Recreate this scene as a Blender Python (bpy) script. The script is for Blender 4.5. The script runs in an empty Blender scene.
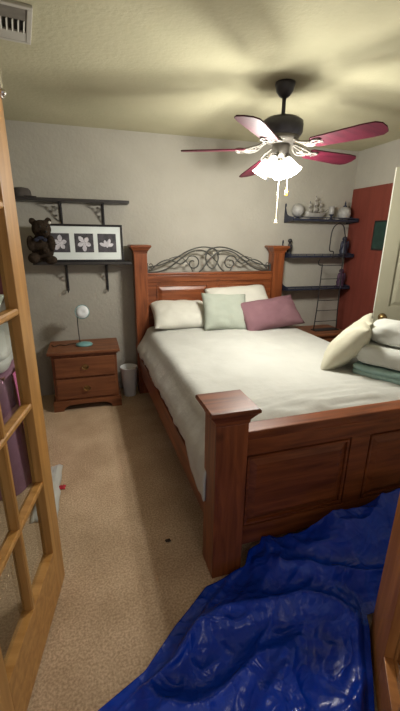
import bpy, bmesh, math, random
from mathutils import Vector, Matrix, noise
C = bpy.context.scene.collection
PI = math.pi
random.seed(4)

# ------------------------------------------------------------------ camera
cam = bpy.data.objects.new('camera', bpy.data.cameras.new('camera')); C.objects.link(cam)
R_ = Vector((0.95959264, -0.28112113, 0.01236403)); U_ = Vector((0.0755568, 0.29973646, 0.95102535)); F_ = Vector((0.27105927, 0.91166275, -0.30886552))
cam.matrix_world = Matrix(((R_.x, U_.x, -F_.x, 0), (R_.y, U_.y, -F_.y, 0), (R_.z, U_.z, -F_.z, 1.539), (0, 0, 0, 1)))
cam.data.sensor_fit = 'VERTICAL'; cam.data.sensor_height = 36; cam.data.lens = 36 * 366.672 / 711
cam.data.clip_start = 0.02
bpy.context.scene.camera = cam

# ------------------------------------------------------------------ light, exposure
w = bpy.data.worlds.new('world'); bpy.context.scene.world = w; w.use_nodes = True
w.node_tree.nodes['Background'].inputs[0].default_value = (0.85, 0.9, 1.0, 1)
w.node_tree.nodes['Background'].inputs[1].default_value = 0.36
FAN = Vector((1.19, 2.31, 0))
BULB_POWER = 13.5
BULB_COL = (0.98, 0.96, 0.88)
for k in range(4):
    l = bpy.data.lights.new('bulb_light', 'POINT'); l.energy = BULB_POWER; l.color = BULB_COL; l.shadow_soft_size = 0.05
    lo = bpy.data.objects.new('bulb_light', l); C.objects.link(lo)
    a = PI / 4 + k * PI / 2
    lo.location = (FAN.x - .02 + 0.115 * math.cos(a), FAN.y + 0.115 * math.sin(a), 1.84)
hl = bpy.data.lights.new('hall_light', 'AREA'); hl.energy = 5.0; hl.size = 0.5; hl.color = (1, 0.92, 0.85)
ho = bpy.data.objects.new('hall_light', hl); C.objects.link(ho); ho.location = (0.55, -0.9, 2.38)
vs = bpy.context.scene.view_settings
vs.view_transform = 'Standard'; vs.look = 'None'; vs.gamma = 1; vs.use_curve_mapping = False
vs.exposure = 0.48

# ------------------------------------------------------------------ materials
def srgb(r, g, b):
    f = lambda c: (c / 255 / 12.92) if c <= 10 else ((c / 255 + 0.055) / 1.055) ** 2.4
    return (f(r), f(g), f(b), 1)

def base_mat(name):
    m = bpy.data.materials.new(name); m.use_nodes = True
    nt = m.node_tree; return m, nt, nt.nodes['Principled BSDF']

def coords(nt, scale=(1, 1, 1)):
    tc = nt.nodes.new('ShaderNodeTexCoord'); mp = nt.nodes.new('ShaderNodeMapping')
    nt.links.new(tc.outputs['Object'], mp.inputs[0]); mp.inputs['Scale'].default_value = scale
    return mp.outputs[0]

def noise_mat(name, c1, c2, rough=0.6, scale=8, stretch=(1, 1, 1), bump=0.0, bscale=60, detail=4, metal=0.0, spec=0.5, sheen=0.0, bdist=0.01, lo=0.3, hi=0.7):
    m, nt, b = base_mat(name)
    v = coords(nt, stretch)
    n = nt.nodes.new('ShaderNodeTexNoise'); n.inputs['Scale'].default_value = scale; n.inputs['Detail'].default_value = detail
    nt.links.new(v, n.inputs['Vector'])
    r = nt.nodes.new('ShaderNodeValToRGB'); r.color_ramp.elements[0].color = c1; r.color_ramp.elements[1].color = c2
    r.color_ramp.elements[0].position = lo; r.color_ramp.elements[1].position = hi
    nt.links.new(n.outputs['Fac'], r.inputs[0]); nt.links.new(r.outputs[0], b.inputs['Base Color'])
    b.inputs['Roughness'].default_value = rough; b.inputs['Metallic'].default_value = metal
    b.inputs['Specular IOR Level'].default_value = spec
    if sheen: b.inputs['Sheen Weight'].default_value = sheen
    if bump:
        n2 = nt.nodes.new('ShaderNodeTexNoise'); n2.inputs['Scale'].default_value = bscale; n2.inputs['Detail'].default_value = 3
        nt.links.new(v, n2.inputs['Vector'])
        bp = nt.nodes.new('ShaderNodeBump'); bp.inputs['Strength'].default_value = bump; bp.inputs['Distance'].default_value = bdist
        nt.links.new(n2.outputs['Fac'], bp.inputs['Height']); nt.links.new(bp.outputs[0], b.inputs['Normal'])
    return m

def wood_mat(name, c1, c2, axis='x', rough=0.4, knots=True, spec=0.4):
    m, nt, b = base_mat(name)
    st = {'x': (1.2, 14, 14), 'y': (14, 1.2, 14), 'z': (14, 14, 1.2)}[axis]
    v = coords(nt, st)
    n = nt.nodes.new('ShaderNodeTexNoise'); n.inputs['Scale'].default_value = 2.2; n.inputs['Detail'].default_value = 6; n.inputs['Distortion'].default_value = 0.6
    nt.links.new(v, n.inputs['Vector'])
    r = nt.nodes.new('ShaderNodeValToRGB')
    r.color_ramp.elements[0].color = c1; r.color_ramp.elements[0].position = 0.3
    r.color_ramp.elements[1].color = c2; r.color_ramp.elements[1].position = 0.68
    nt.links.new(n.outputs["Fac"], r.inputs[0]); out = r.outputs[0]
    if knots:
        v2 = coords(nt, (1, 1, 1))
        vo = nt.nodes.new('ShaderNodeTexVoronoi'); vo.inputs['Scale'].default_value = 5
        nt.links.new(v2, vo.inputs['Vector'])
        r2 = nt.nodes.new('ShaderNodeValToRGB'); r2.color_ramp.elements[0].color = (0.35, 0.35, 0.35, 1); r2.color_ramp.elements[1].color = (1, 1, 1, 1)
        r2.color_ramp.elements[0].position = 0.05; r2.color_ramp.elements[1].position = 0.16
        nt.links.new(vo.outputs['Distance'], r2.inputs[0])
        mx = nt.nodes.new('ShaderNodeMix'); mx.data_type = 'RGBA'; mx.blend_type = 'MULTIPLY'; mx.inputs[0].default_value = 0.8
        nt.links.new(out, mx.inputs[6]); nt.links.new(r2.outputs[0], mx.inputs[7]); out = mx.outputs[2]
    nt.links.new(out, b.inputs['Base Color'])
    b.inputs['Roughness'].default_value = rough; b.inputs['Specular IOR Level'].default_value = spec
    return m

M = {}
M['ceiling'] = noise_mat('ceiling_paint', srgb(184, 179, 150), srgb(192, 186, 157), 0.9, 3, bump=0.25, bscale=45, spec=0.1)
M['wall'] = noise_mat('wall_paint', srgb(168, 163, 152), srgb(176, 171, 160), 0.85, 3, bump=0.35, bscale=38, spec=0.15)
M['redwall'] = noise_mat('red_paint', srgb(112, 54, 44), srgb(124, 60, 49), 0.6, 4, (6, 6, 0.6), bump=0.15, bscale=20, spec=0.25)
M['hallwall'] = noise_mat('hall_paint', srgb(180, 172, 160), srgb(186, 178, 166), 0.85, 3, bump=0.3, bscale=38, spec=0.15)
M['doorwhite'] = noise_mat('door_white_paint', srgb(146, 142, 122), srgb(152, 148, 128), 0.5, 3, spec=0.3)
M['edgelit'] = noise_mat('door_white_lit_edge', srgb(206, 204, 192), srgb(212, 210, 198), 0.5, 3, spec=0.3)  # lit copy of the door white: light on the edge put into the colour
CH1, CH2 = srgb(94, 46, 24), srgb(144, 80, 44)
for ax in 'xyz':
    M['cherry_' + ax] = wood_mat('cherry_wood_' + ax, CH1, CH2, ax, 0.35)
    M['night_' + ax] = wood_mat('nightstand_wood_' + ax, srgb(104, 60, 36), srgb(138, 86, 54), ax, 0.45, False)
    M['pine_' + ax] = wood_mat('pine_wood_' + ax, srgb(166, 116, 56), srgb(198, 148, 84), ax, 0.4, False)
    M['jamb_' + ax] = wood_mat('stained_jamb_wood_' + ax, srgb(142, 86, 40), srgb(178, 116, 58), ax, 0.4, False)
M['iron'] = noise_mat('black_iron', srgb(38, 36, 38), srgb(52, 50, 52), 0.5, 30, metal=0.3)
M['headiron'] = noise_mat('dark_pewter_iron', srgb(70, 70, 68), srgb(92, 92, 88), 0.45, 30, metal=0.5)
M['shelf_black'] = noise_mat('black_shelf_paint', srgb(42, 38, 38), srgb(54, 50, 48), 0.45, 12)
M['shelf_iron'] = noise_mat('blue_black_iron', srgb(38, 42, 58), srgb(52, 56, 74), 0.45, 20, metal=0.2)
M['fanmetal'] = noise_mat('fan_bronze', srgb(62, 60, 66), srgb(74, 72, 76), 0.35, 20, metal=0.4)
M['pewter'] = noise_mat('pale_pewter', srgb(104, 100, 94), srgb(128, 122, 114), 0.5, 20, metal=0.2)
M['blade'] = wood_mat('fan_blade_mahogany', srgb(62, 16, 30), srgb(84, 24, 40), 'x', 0.5, False, spec=0.25)
M['chain'] = noise_mat('pull_chain_metal', srgb(200, 190, 160), srgb(220, 208, 180), 0.35, 20, metal=0.5)
M['amber'] = noise_mat('amber_fob', srgb(214, 140, 20), srgb(230, 160, 40), 0.35, 20)
M['white_fabric'] = noise_mat('white_cotton', srgb(188, 188, 182), srgb(196, 196, 190), 0.85, 4, bump=0.25, bscale=25, sheen=0.1, spec=0.15)
M['sheet'] = noise_mat('white_sheet', srgb(190, 187, 188), srgb(198, 195, 196), 0.85, 4, bump=0.3, bscale=14, spec=0.15)
M['pillow_fabric'] = noise_mat('white_pillow_cotton', srgb(206, 204, 194), srgb(214, 212, 202), 0.85, 4, bump=0.3, bscale=22, spec=0.15)
M['cream_fabric'] = noise_mat('cream_cotton', srgb(196, 197, 190), srgb(204, 205, 198), 0.85, 4, bump=0.3, bscale=22, spec=0.15)
M['ivory_fabric'] = noise_mat('ivory_cotton', srgb(190, 186, 166), srgb(200, 196, 176), 0.85, 4, bump=0.3, bscale=22, spec=0.15)
M['mint'] = noise_mat('grey_mint_cotton', srgb(164, 170, 158), srgb(176, 182, 170), 0.85, 6, bump=0.4, bscale=120, spec=0.1)
M['mauve'] = noise_mat('mauve_cotton', srgb(126, 92, 100), srgb(136, 102, 109), 0.85, 6, bump=0.4, bscale=150, spec=0.1)
M['teal'] = noise_mat('teal_fleece', srgb(156, 186, 182), srgb(172, 200, 196), 0.9, 6, bump=0.5, bscale=60, spec=0.1)
M['purple'] = noise_mat('dusky_purple_cloth', srgb(138, 100, 120), srgb(164, 126, 146), 0.85, 5, bump=0.4, bscale=15, spec=0.1)
M['pink'] = noise_mat('pink_cloth', srgb(208, 110, 160), srgb(220, 128, 174), 0.85, 5, spec=0.1)
M['garment'] = noise_mat('maroon_garment_cloth', srgb(92, 44, 56), srgb(116, 62, 76), 0.9, 6, spec=0.1)
M['fur'] = noise_mat('dark_brown_plush', srgb(42, 34, 28), srgb(68, 56, 46), 0.95, 40, bump=1.0, bscale=160, spec=0.1)
M['bearbib'] = noise_mat('navy_bow_cloth', srgb(26, 28, 44), srgb(36, 38, 56), 0.9, 10)
M['bearwhite'] = noise_mat('pale_tag', srgb(210, 206, 196), srgb(220, 216, 206), 0.8, 10)
M['capcloth'] = noise_mat('charcoal_felt', srgb(62, 56, 54), srgb(76, 70, 66), 0.95, 20)
M['frameblack'] = noise_mat('black_frame_lacquer', srgb(24, 20, 20), srgb(34, 30, 30), 0.3, 10)
M['matboard'] = noise_mat('white_mat_board', srgb(222, 228, 226), srgb(228, 234, 232), 0.6, 10)
M['printdark'] = noise_mat('dark_print', srgb(48, 46, 52), srgb(84, 80, 86), 0.5, 25)
M['petal'] = noise_mat('pale_petal_print', srgb(188, 184, 192), srgb(224, 220, 226), 0.5, 40)
M['lampteal'] = noise_mat('teal_lamp_enamel', srgb(108, 158, 158), srgb(124, 172, 172), 0.35, 10)
M['lampwhite'] = noise_mat('white_lamp_lining', srgb(232, 236, 240), srgb(240, 242, 246), 0.35, 10)
M['bin'] = noise_mat('pale_grey_plastic', srgb(214, 216, 216), srgb(224, 226, 226), 0.35, 10)
M['dark'] = noise_mat('near_black', srgb(22, 20, 20), srgb(32, 30, 28), 0.7, 10)
M['vent'] = noise_mat('vent_white_enamel', srgb(186, 182, 172), srgb(196, 192, 182), 0.5, 12)
M['ventgrey'] = noise_mat('vent_mid_grey', srgb(112, 106, 98), srgb(128, 122, 112), 0.6, 25)  # mid grey, darker than the vent frame
M['brass'] = noise_mat('aged_brass', srgb(120, 96, 62), srgb(158, 130, 88), 0.25, 20, metal=0.9)
M['chrome'] = noise_mat('bright_metal', srgb(210, 205, 196), srgb(226, 220, 210), 0.2, 20, metal=0.9)
M['stone'] = noise_mat('grey_white_ceramic', srgb(140, 138, 136), srgb(176, 174, 170), 0.4, 22)
M['sail'] = noise_mat('pale_sail_cloth', srgb(184, 180, 174), srgb(206, 202, 196), 0.7, 22)
M['hull'] = noise_mat('grey_hull_paint', srgb(150, 146, 140), srgb(176, 172, 166), 0.5, 22)
M['darkpic'] = noise_mat('dark_green_picture', srgb(22, 42, 38), srgb(38, 66, 58), 0.3, 14)
M['redcloth'] = noise_mat('red_scrap', srgb(170, 30, 50), srgb(190, 44, 60), 0.8, 14)
M['crumb'] = noise_mat('dark_lint', srgb(50, 40, 32), srgb(66, 54, 44), 0.95, 30)
M['bookA'] = noise_mat('violet_resin', srgb(60, 38, 60), srgb(90, 60, 86), 0.6, 14)

# carpet
def carpet():
    m, nt, b = base_mat('beige_carpet')
    v = coords(nt)
    n = nt.nodes.new('ShaderNodeTexNoise'); n.inputs['Scale'].default_value = 110; n.inputs['Detail'].default_value = 5; nt.links.new(v, n.inputs['Vector'])
    n2 = nt.nodes.new('ShaderNodeTexNoise'); n2.inputs['Scale'].default_value = 3.5; n2.inputs['Detail'].default_value = 3; nt.links.new(v, n2.inputs['Vector'])
    r = nt.nodes.new('ShaderNodeValToRGB'); r.color_ramp.elements[0].color = srgb(170, 145, 118); r.color_ramp.elements[1].color = srgb(214, 188, 158)
    r.color_ramp.elements[0].position = 0.33; r.color_ramp.elements[1].position = 0.64
    nt.links.new(n.outputs['Fac'], r.inputs[0])
    r2 = nt.nodes.new('ShaderNodeValToRGB'); r2.color_ramp.elements[0].color = (0.8, 0.78, 0.75, 1); r2.color_ramp.elements[1].color = (1, 1, 1, 1)
    r2.color_ramp.elements[0].position = 0.35; r2.color_ramp.elements[1].position = 0.65
    nt.links.new(n2.outputs['Fac'], r2.inputs[0])
    mx = nt.nodes.new('ShaderNodeMix'); mx.data_type = 'RGBA'; mx.blend_type = 'MULTIPLY'; mx.inputs[0].default_value = 1
    nt.links.new(r.outputs[0], mx.inputs[6]); nt.links.new(r2.outputs[0], mx.inputs[7]); nt.links.new(mx.outputs[2], b.inputs['Base Color'])
    bp = nt.nodes.new('ShaderNodeBump'); bp.inputs['Strength'].default_value = 0.6; bp.inputs['Distance'].default_value = 0.005
    nt.links.new(n.outputs['Fac'], bp.inputs['Height']); nt.links.new(bp.outputs[0], b.inputs['Normal'])
    b.inputs['Roughness'].default_value = 1; b.inputs['Specular IOR Level'].default_value = 0.05
    return m
M['carpet'] = carpet()

def tarp_mat():
    m, nt, b = base_mat('blue_poly_tarp')
    v = coords(nt)
    n = nt.nodes.new('ShaderNodeTexNoise'); n.inputs['Scale'].default_value = 9; n.inputs['Detail'].default_value = 5; nt.links.new(v, n.inputs['Vector'])
    r = nt.nodes.new('ShaderNodeValToRGB'); r.color_ramp.elements[0].color = srgb(0, 42, 140); r.color_ramp.elements[1].color = srgb(0, 64, 196)
    nt.links.new(n.outputs['Fac'], r.inputs[0]); nt.links.new(r.outputs[0], b.inputs['Base Color'])
    def ridge(sc):
        nn = nt.nodes.new('ShaderNodeTexNoise'); nn.inputs['Scale'].default_value = sc; nn.inputs['Detail'].default_value = 2; nn.inputs['Distortion'].default_value = 0.8; nt.links.new(v, nn.inputs['Vector'])
        a_ = nt.nodes.new('ShaderNodeMath'); a_.operation = 'SUBTRACT'; a_.inputs[1].default_value = .5; nt.links.new(nn.outputs['Fac'], a_.inputs[0])
        b_ = nt.nodes.new('ShaderNodeMath'); b_.operation = 'ABSOLUTE'; nt.links.new(a_.outputs[0], b_.inputs[0]); return b_.outputs[0]
    ad = nt.nodes.new('ShaderNodeMath'); ad.operation = 'MULTIPLY_ADD'; ad.inputs[1].default_value = 1.8
    nt.links.new(ridge(2.6), ad.inputs[0]); nt.links.new(ridge(8), ad.inputs[2])
    bp = nt.nodes.new('ShaderNodeBump'); bp.inputs['Strength'].default_value = 0.55; bp.inputs['Distance'].default_value = 0.045; bp.invert = True
    nt.links.new(ad.outputs[0], bp.inputs['Height'])
    bp2 = nt.nodes.new('ShaderNodeBump'); bp2.inputs['Strength'].default_value = 0.4; bp2.inputs['Distance'].default_value = 0.004
    n4 = nt.nodes.new('ShaderNodeTexNoise'); n4.inputs['Scale'].default_value = 50; n4.inputs['Detail'].default_value = 3; nt.links.new(v, n4.inputs['Vector'])
    nt.links.new(n4.outputs['Fac'], bp2.inputs['Height']); nt.links.new(bp.outputs[0], bp2.inputs['Normal']); nt.links.new(bp2.outputs[0], b.inputs['Normal'])
    b.inputs['Roughness'].default_value = 0.27; b.inputs['Specular IOR Level'].default_value = 0.45
    return m
M['tarp'] = tarp_mat()

def glass_mat():
    m = bpy.data.materials.new('clear_pane_glass'); m.use_nodes = True; nt = m.node_tree; nt.nodes.clear()
    o = nt.nodes.new('ShaderNodeOutputMaterial'); t = nt.nodes.new('ShaderNodeBsdfTransparent'); g = nt.nodes.new('ShaderNodeBsdfGlossy')
    g.inputs['Roughness'].default_value = 0.03; t.inputs[0].default_value = (0.93, 0.95, 0.95, 1)
    f = nt.nodes.new('ShaderNodeFresnel'); f.inputs[0].default_value = 1.45; mx = nt.nodes.new('ShaderNodeMixShader')
    ge = nt.nodes.new('ShaderNodeNewGeometry'); ma = nt.nodes.new('ShaderNodeMath'); ma.operation = 'SUBTRACT'; ma.inputs[0].default_value = 1
    mb_ = nt.nodes.new('ShaderNodeMath'); mb_.operation = 'MULTIPLY'
    nt.links.new(ge.outputs['Backfacing'], ma.inputs[1]); nt.links.new(ma.outputs[0], mb_.inputs[0]); nt.links.new(f.outputs[0], mb_.inputs[1])
    nt.links.new(mb_.outputs[0], mx.inputs[0]); nt.links.new(t.outputs[0], mx.inputs[1]); nt.links.new(g.outputs[0], mx.inputs[2]); nt.links.new(mx.outputs[0], o.inputs[0])
    return m
M['glass'] = glass_mat()

def glow_mat():
    m, nt, b = base_mat('glowing_frosted_glass')
    b.inputs['Base Color'].default_value = (0.95, 0.93, 0.88, 1)
    b.inputs['Emission Color'].default_value = (1.0, 0.95, 0.82, 1); b.inputs['Emission Strength'].default_value = 3.5
    n = nt.nodes.new('ShaderNodeTexNoise'); n.inputs['Scale'].default_value = 20
    bp = nt.nodes.new('ShaderNodeBump'); bp.inputs['Strength'].default_value = 0.1
    nt.links.new(n.outputs['Fac'], bp.inputs['Height']); nt.links.new(bp.outputs[0], b.inputs['Normal'])
    return m
M['glow'] = glow_mat()

# ------------------------------------------------------------------ helpers
class MB:
    def __init__(s): s.bm = bmesh.new()
    def box(s, x0, x1, y0, y1, z0, z1, bev=0.0, mat=None):
        vs_ = [s.bm.verts.new((x, y, z)) for x in (x0, x1) for y in (y0, y1) for z in (z0, z1)]
        fs = [s.bm.faces.new([vs_[i] for i in f]) for f in ((0, 1, 3, 2), (4, 6, 7, 5), (0, 4, 5, 1), (2, 3, 7, 6), (0, 2, 6, 4), (1, 5, 7, 3))]
        if mat is not None: bmesh.ops.transform(s.bm, matrix=mat, verts=vs_)
        if bev:
            es = {e for f in fs for e in f.edges}
            bmesh.ops.bevel(s.bm, geom=list(es), offset=bev, segments=2, affect='EDGES', profile=0.6)
        return s
    def prism(s, pts, a0, a1, plane='xz', mat=None):
        def P(p, a):
            return {'xz': (p[0], a, p[1]), 'xy': (p[0], p[1], a), 'yz': (a, p[0], p[1])}[plane]
        A = [s.bm.verts.new(P(p, a0)) for p in pts]; B = [s.bm.verts.new(P(p, a1)) for p in pts]
        n = len(pts)
        s.bm.faces.new(A); s.bm.faces.new(list(reversed(B)))
        for i in range(n): s.bm.faces.new((A[i], B[i], B[(i + 1) % n], A[(i + 1) % n]))
        if mat is not None: bmesh.ops.transform(s.bm, matrix=mat, verts=A + B)
        return s
    def tube(s, pts, r, seg=8, smooth=0, mat=None):
        pts = [Vector(p) for p in pts]
        if smooth: pts = catmull(pts, smooth)
        rr = r if isinstance(r, (list, tuple)) else None
        rings = []; prev = None
        for i, p in enumerate(pts):
            t = (pts[min(i + 1, len(pts) - 1)] - pts[max(i - 1, 0)])
            if t.length < 1e-9: t = Vector((0, 0, 1))
            t.normalize()
            if prev is None:
                a = Vector((0, 0, 1)) if abs(t.z) < 0.9 else Vector((1, 0, 0)); n = t.cross(a).normalized()
            else:
                n = (prev - t * prev.dot(t))
                n = n.normalized() if n.length > 1e-6 else t.orthogonal().normalized()
            prev = n; b = t.cross(n)
            ra = (rr[0] + (rr[1] - rr[0]) * i / (len(pts) - 1)) if rr else r
            rings.append([s.bm.verts.new(p + (n * math.cos(2 * PI * k / seg) + b * math.sin(2 * PI * k / seg)) * ra) for k in range(seg)])
        for i in range(len(rings) - 1):
            for k in range(seg):
                s.bm.faces.new((rings[i][k], rings[i][(k + 1) % seg], rings[i + 1][(k + 1) % seg], rings[i + 1][k]))
        s.bm.faces.new(list(reversed(rings[0]))); s.bm.faces.new(rings[-1])
        if mat is not None: bmesh.ops.transform(s.bm, matrix=mat, verts=[v for q in rings for v in q])
        return s
    def lathe(s, prof, seg=24, mat=None, flute=0.0, nf=0):
        rings = []
        for (r, z) in prof:
            ring = []
            for k in range(seg):
                a = 2 * PI * k / seg; q = r * (1 + flute * math.cos(nf * a)) if nf else r
                ring.append(s.bm.verts.new((q * math.cos(a), q * math.sin(a), z)))
            rings.append(ring)
        for i in range(len(rings) - 1):
            for k in range(seg):
                s.bm.faces.new((rings[i][k], rings[i][(k + 1) % seg], rings[i + 1][(k + 1) % seg], rings[i + 1][k]))
        s.bm.faces.new(list(reversed(rings[0]))); s.bm.faces.new(rings[-1])
        if mat is not None: bmesh.ops.transform(s.bm, matrix=mat, verts=[v for q in rings for v in q])
        return s
    def ball(s, c, r, seg=16, sc=(1, 1, 1)):
        m = Matrix.Translation(c) @ Matrix.Diagonal((r * sc[0], r * sc[1], r * sc[2], 1))
        bmesh.ops.create_uvsphere(s.bm, u_segments=seg, v_segments=seg // 2 + 2, radius=1, matrix=m)
        return s
    def build(s, name, mat, parent=None, smooth=False, mods=None):
        bmesh.ops.recalc_face_normals(s.bm, faces=s.bm.faces[:])
        me = bpy.data.meshes.new(name); s.bm.to_mesh(me); s.bm.free()
        me.materials.append(mat)
        if smooth:
            for p in me.polygons: p.use_smooth = True
        o = bpy.data.objects.new(name, me); C.objects.link(o)
        if parent is not None: o.parent = parent
        if smooth == 'auto':
            me.set_sharp_from_angle(angle=math.radians(38))
        return o

def catmull(pts, n):
    out = []
    P = [pts[0] * 2 - pts[1]] + pts + [pts[-1] * 2 - pts[-2]]
    for i in range(1, len(P) - 2):
        for k in range(n):
            t = k / n; a, b, c, d = P[i - 1], P[i], P[i + 1], P[i + 2]
            out.append(0.5 * ((2 * b) + (c - a) * t + (2 * a - 5 * b + 4 * c - d) * t * t + (3 * b - a - 3 * c + d) * t ** 3))
    out.append(pts[-1]); return out

def props(o, label=None, cat=None, group=None, kind=None):
    if label: o['label'] = label
    if cat: o['category'] = cat
    if group: o['group'] = group
    if kind: o['kind'] = kind
    return o
def thing(name, label, cat, loc=(0, 0, 0), rotz=0, group=None, kind=None):
    o = bpy.data.objects.new(name, None); C.objects.link(o); o.location = loc; o.rotation_euler = (0, 0, rotz)
    o.empty_display_size = 0.1
    return props(o, label, cat, group, kind)
def struct(o): o['kind'] = 'structure'; return o
def copy_tree(o, parent=None):
    c = o.copy(); C.objects.link(c); c.parent = parent
    for ch in list(o.children): copy_tree(ch, c)
    return c
def fbm(p, o=3):
    return noise.fractal(Vector(p), 1.0, 2.0, o)
def sstep(a, b, x):
    t = max(0, min(1, (x - a) / (b - a))); return t * t * (3 - 2 * t)

# ------------------------------------------------------------------ room shell
YB, XR, XL, ZC = 3.675, 2.801, -1.45, 2.407
struct(MB().box(XL - .1, XR + .9, -1.6, YB + .1, -0.08, 0).build('floor', M['carpet']))
struct(MB().box(XL - .1, XR + .9, -1.6, YB + .1, ZC, ZC + .08).build('ceiling', M['ceiling']))
struct(MB().box(XL - .1, XR + .1, YB, YB + .1, 0, ZC).build('wall_back', M['wall']))
struct(MB().box(XL - .1, XL, 0.8, YB, 0, ZC).build('wall_left', M['wall']))
wr = MB().box(XR, XR + .1, 2.02, YB, 0, ZC).box(XR, XR + .1, 0.8, 1.20, 0, ZC).box(XR, XR + .1, 1.2, 2.02, 2.07, ZC)
struct(wr.build('wall_right', M['wall']))
# front wall with the wide double-door opening the camera looks through
X0, X1 = -0.385, 1.05
wf = MB().box(XL, X0, 0.69, 0.79, 0, ZC).box(X1, XR, 0.69, 0.79, 0, ZC).box(X0, X1, 0.69, 0.79, 2.09, ZC)
struct(wf.build('wall_front', M['wall']))
# red closet door in the far right corner
rd = MB().box(XR - .012, XR, 2.78, YB - .005, 0.0, 2.04, 0.003).build('door_1', M['redwall']); struct(rd)
MB().lathe([(0.001, 0), (.022, .0), (.026, .02), (.012, .035), (.001, .036)], 16, Matrix.Translation((XR - .012, 2.86, .95)) @ Matrix.Rotation(-PI / 2, 4, 'Y')).build('door_handle', M['brass'], rd, True)

# left and right door jambs of the opening
struct(MB().box(X0, X0 + .025, 0.68, 0.80, 0, 2.07, .002).build('trim_1', M['jamb_z']))
struct(MB().box(X1 - .035, X1, 0.68, 0.81, 0, 2.07, .002).build('trim_2', M['jamb_z']))
struct(MB().box(X0, X1, 0.68, 0.80, 2.07, 2.09, .002).build('trim_3', M['jamb_x']))

# ------------------------------------------------------------------ french doors
def french_door(n, loc, rotz, flip=1, mats=('pine_z', 'pine_y'), hs=.105, zr=.255):
    """leaf in local coords: hinge at 0, runs along +x to W, thickness in y"""
    root = bpy.data.objects.new('door_%d' % n, None); C.objects.link(root); root.location = loc; root.rotation_euler = (0, 0, rotz); struct(root)
    W, T, st = 0.69, 0.042, 0.105
    z0, z1 = 0.012, 2.035
    zs = [zr, 0.60, 0.94, 1.29, 1.625, 1.915]; mw = .012; mx = (W - st + hs) / 2
    MB().box(0, hs, 0, T, z0, z1, .003).build('door_stile', M[mats[0]], root)
    MB().box(W - st, W, 0, T, z0, z1, .003).build('door_stile', M[mats[0]], root)
    MB().box(hs, W - st, 0, T, z0, zs[0], .002).build('bottom_rail', M[mats[1]], root)
    MB().box(hs, W - st, 0, T, zs[-1], z1, .002).build('top_rail', M[mats[1]], root)
    def bar(z): return [(.002, z - .006), (.006, z - mw), (T - .008, z - mw), (T - .002, z - .006), (T - .002, z + .006), (T - .008, z + mw), (.006, z + mw), (.002, z + .006)]
    for z in zs[1:-1]:
        MB().prism(bar(z), hs, W - st, 'yz').build('muntin', M[mats[1]], root)
    for i in range(5):
        za, zb = zs[i] + (mw if i else 0), zs[i + 1] - (mw if i < 4 else 0)
        MB().prism([(mx - .006, .002), (mx + .006, .002), (mx + mw, .006), (mx + mw, T - .008), (mx + .006, T - .002), (mx - .006, T - .002), (mx - mw, T - .008), (mx - mw, .006)], za, zb, 'xy').build('muntin', M[mats[0]], root)
        for (xa, xb) in ((hs, mx - mw), (mx + mw, W - st)):
            MB().box(xa, xb, T - .013, T - .009, za, zb).build('glass_pane', M['glass'], root)
    return root
# left leaf: hinge (-.345,.767) -> free edge (-.22,1.445)
ang = math.atan2(1.445 - .767, -.22 + .3455)
dl = french_door(2, (-.3456, .7667, 0), ang)
b = MB().box(0.652, 0.672, -.014, .0, 1.93, 2.02, .003).tube([(0.662, -.010, 2.0), (.662, -.010, 2.065)], .006).ball((.662, -.012, 1.945), .012, 12)
b.build('door_bolt', M['chrome'], dl, 'auto')
# right leaf: swung out toward the hall
a2 = math.atan2(-.832, -.555)
dr = french_door(3, (.970, .820, 0), a2, mats=('jamb_z', 'jamb_y'), hs=.20, zr=.19)

# ------------------------------------------------------------------ white panel door, open on the right
def panel_door():
    root = bpy.data.objects.new('door_4', None); C.objects.link(root); struct(root)
    root.location = (2.168, 2.403, 0); root.rotation_euler = (0, 0, math.atan2(-.557, .83))
    W, T, H = 0.745, .036, 2.03
    cols = [(.10, .33), (.42, .65)]; rows = [(.22, .88), (1.03, 1.62), (1.71, 1.91)]
    s = MB()
    s.box(0.0012, W, T * .3, T * .7, 0.01, H)            # core
    for (ya, yb) in ((0, T * .3), (T * .7, T)):
        xs = [(0.0012, .10), (.33, .42), (.65, W)]
        for (a, b_) in xs: s.box(a, b_, ya, yb, .01, H)
        zz = [(.01, .22), (.88, 1.03), (1.62, 1.71), (1.91, H)]
        for (a, b_) in cols:
            for (za, zb) in zz: s.box(a, b_, ya, yb, za, zb)
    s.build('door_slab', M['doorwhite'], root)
    for (a, b_) in cols:
        for (za, zb) in rows:
            p = MB()
            for (yo, yi) in ((0.003, T * .31), (T - .003, T * .69)):
                m0, m1 = .012, .04
                q = [(a + m0, za + m0), (b_ - m0, za + m0), (b_ - m0, zb - m0), (a + m0, zb - m0)]
                r = [(a + m1, za + m1), (b_ - m1, za + m1), (b_ - m1, zb - m1), (a + m1, zb - m1)]
                A = [p.bm.verts.new((x, yi, z)) for x, z in q]; B = [p.bm.verts.new((x, yo, z)) for x, z in r]
                p.bm.faces.new(B)
                for i in range(4): p.bm.faces.new((A[i], A[(i + 1) % 4], B[(i + 1) % 4], B[i]))
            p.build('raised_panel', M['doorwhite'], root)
    MB().box(-.001, .0012, 0, T, .01, H).build('door_edge', M['edgelit'], root)  # thin strip coloured paler, as if light catches the door's edge
    MB().box(-.0025, -.0008, T * .2, T * .8, .92, .985, 0).build('latch_plate', M['brass'], root)
    for sg, y in ((-1, 0), (1, T)):
        m = Matrix.Translation((.067, y, .942)) @ Matrix.Rotation(PI / 2 * (1 if sg < 0 else -1), 4, 'X')
        MB().lathe([(.001, 0), (.032, 0), (.032, .006), (.013, .012), (.012, .035), (.026, .045), (.03, .058), (.024, .068), (.001, .07)], 20, m).build('door_handle', M['brass'], root, True)
    return root
panel_door()

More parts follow.
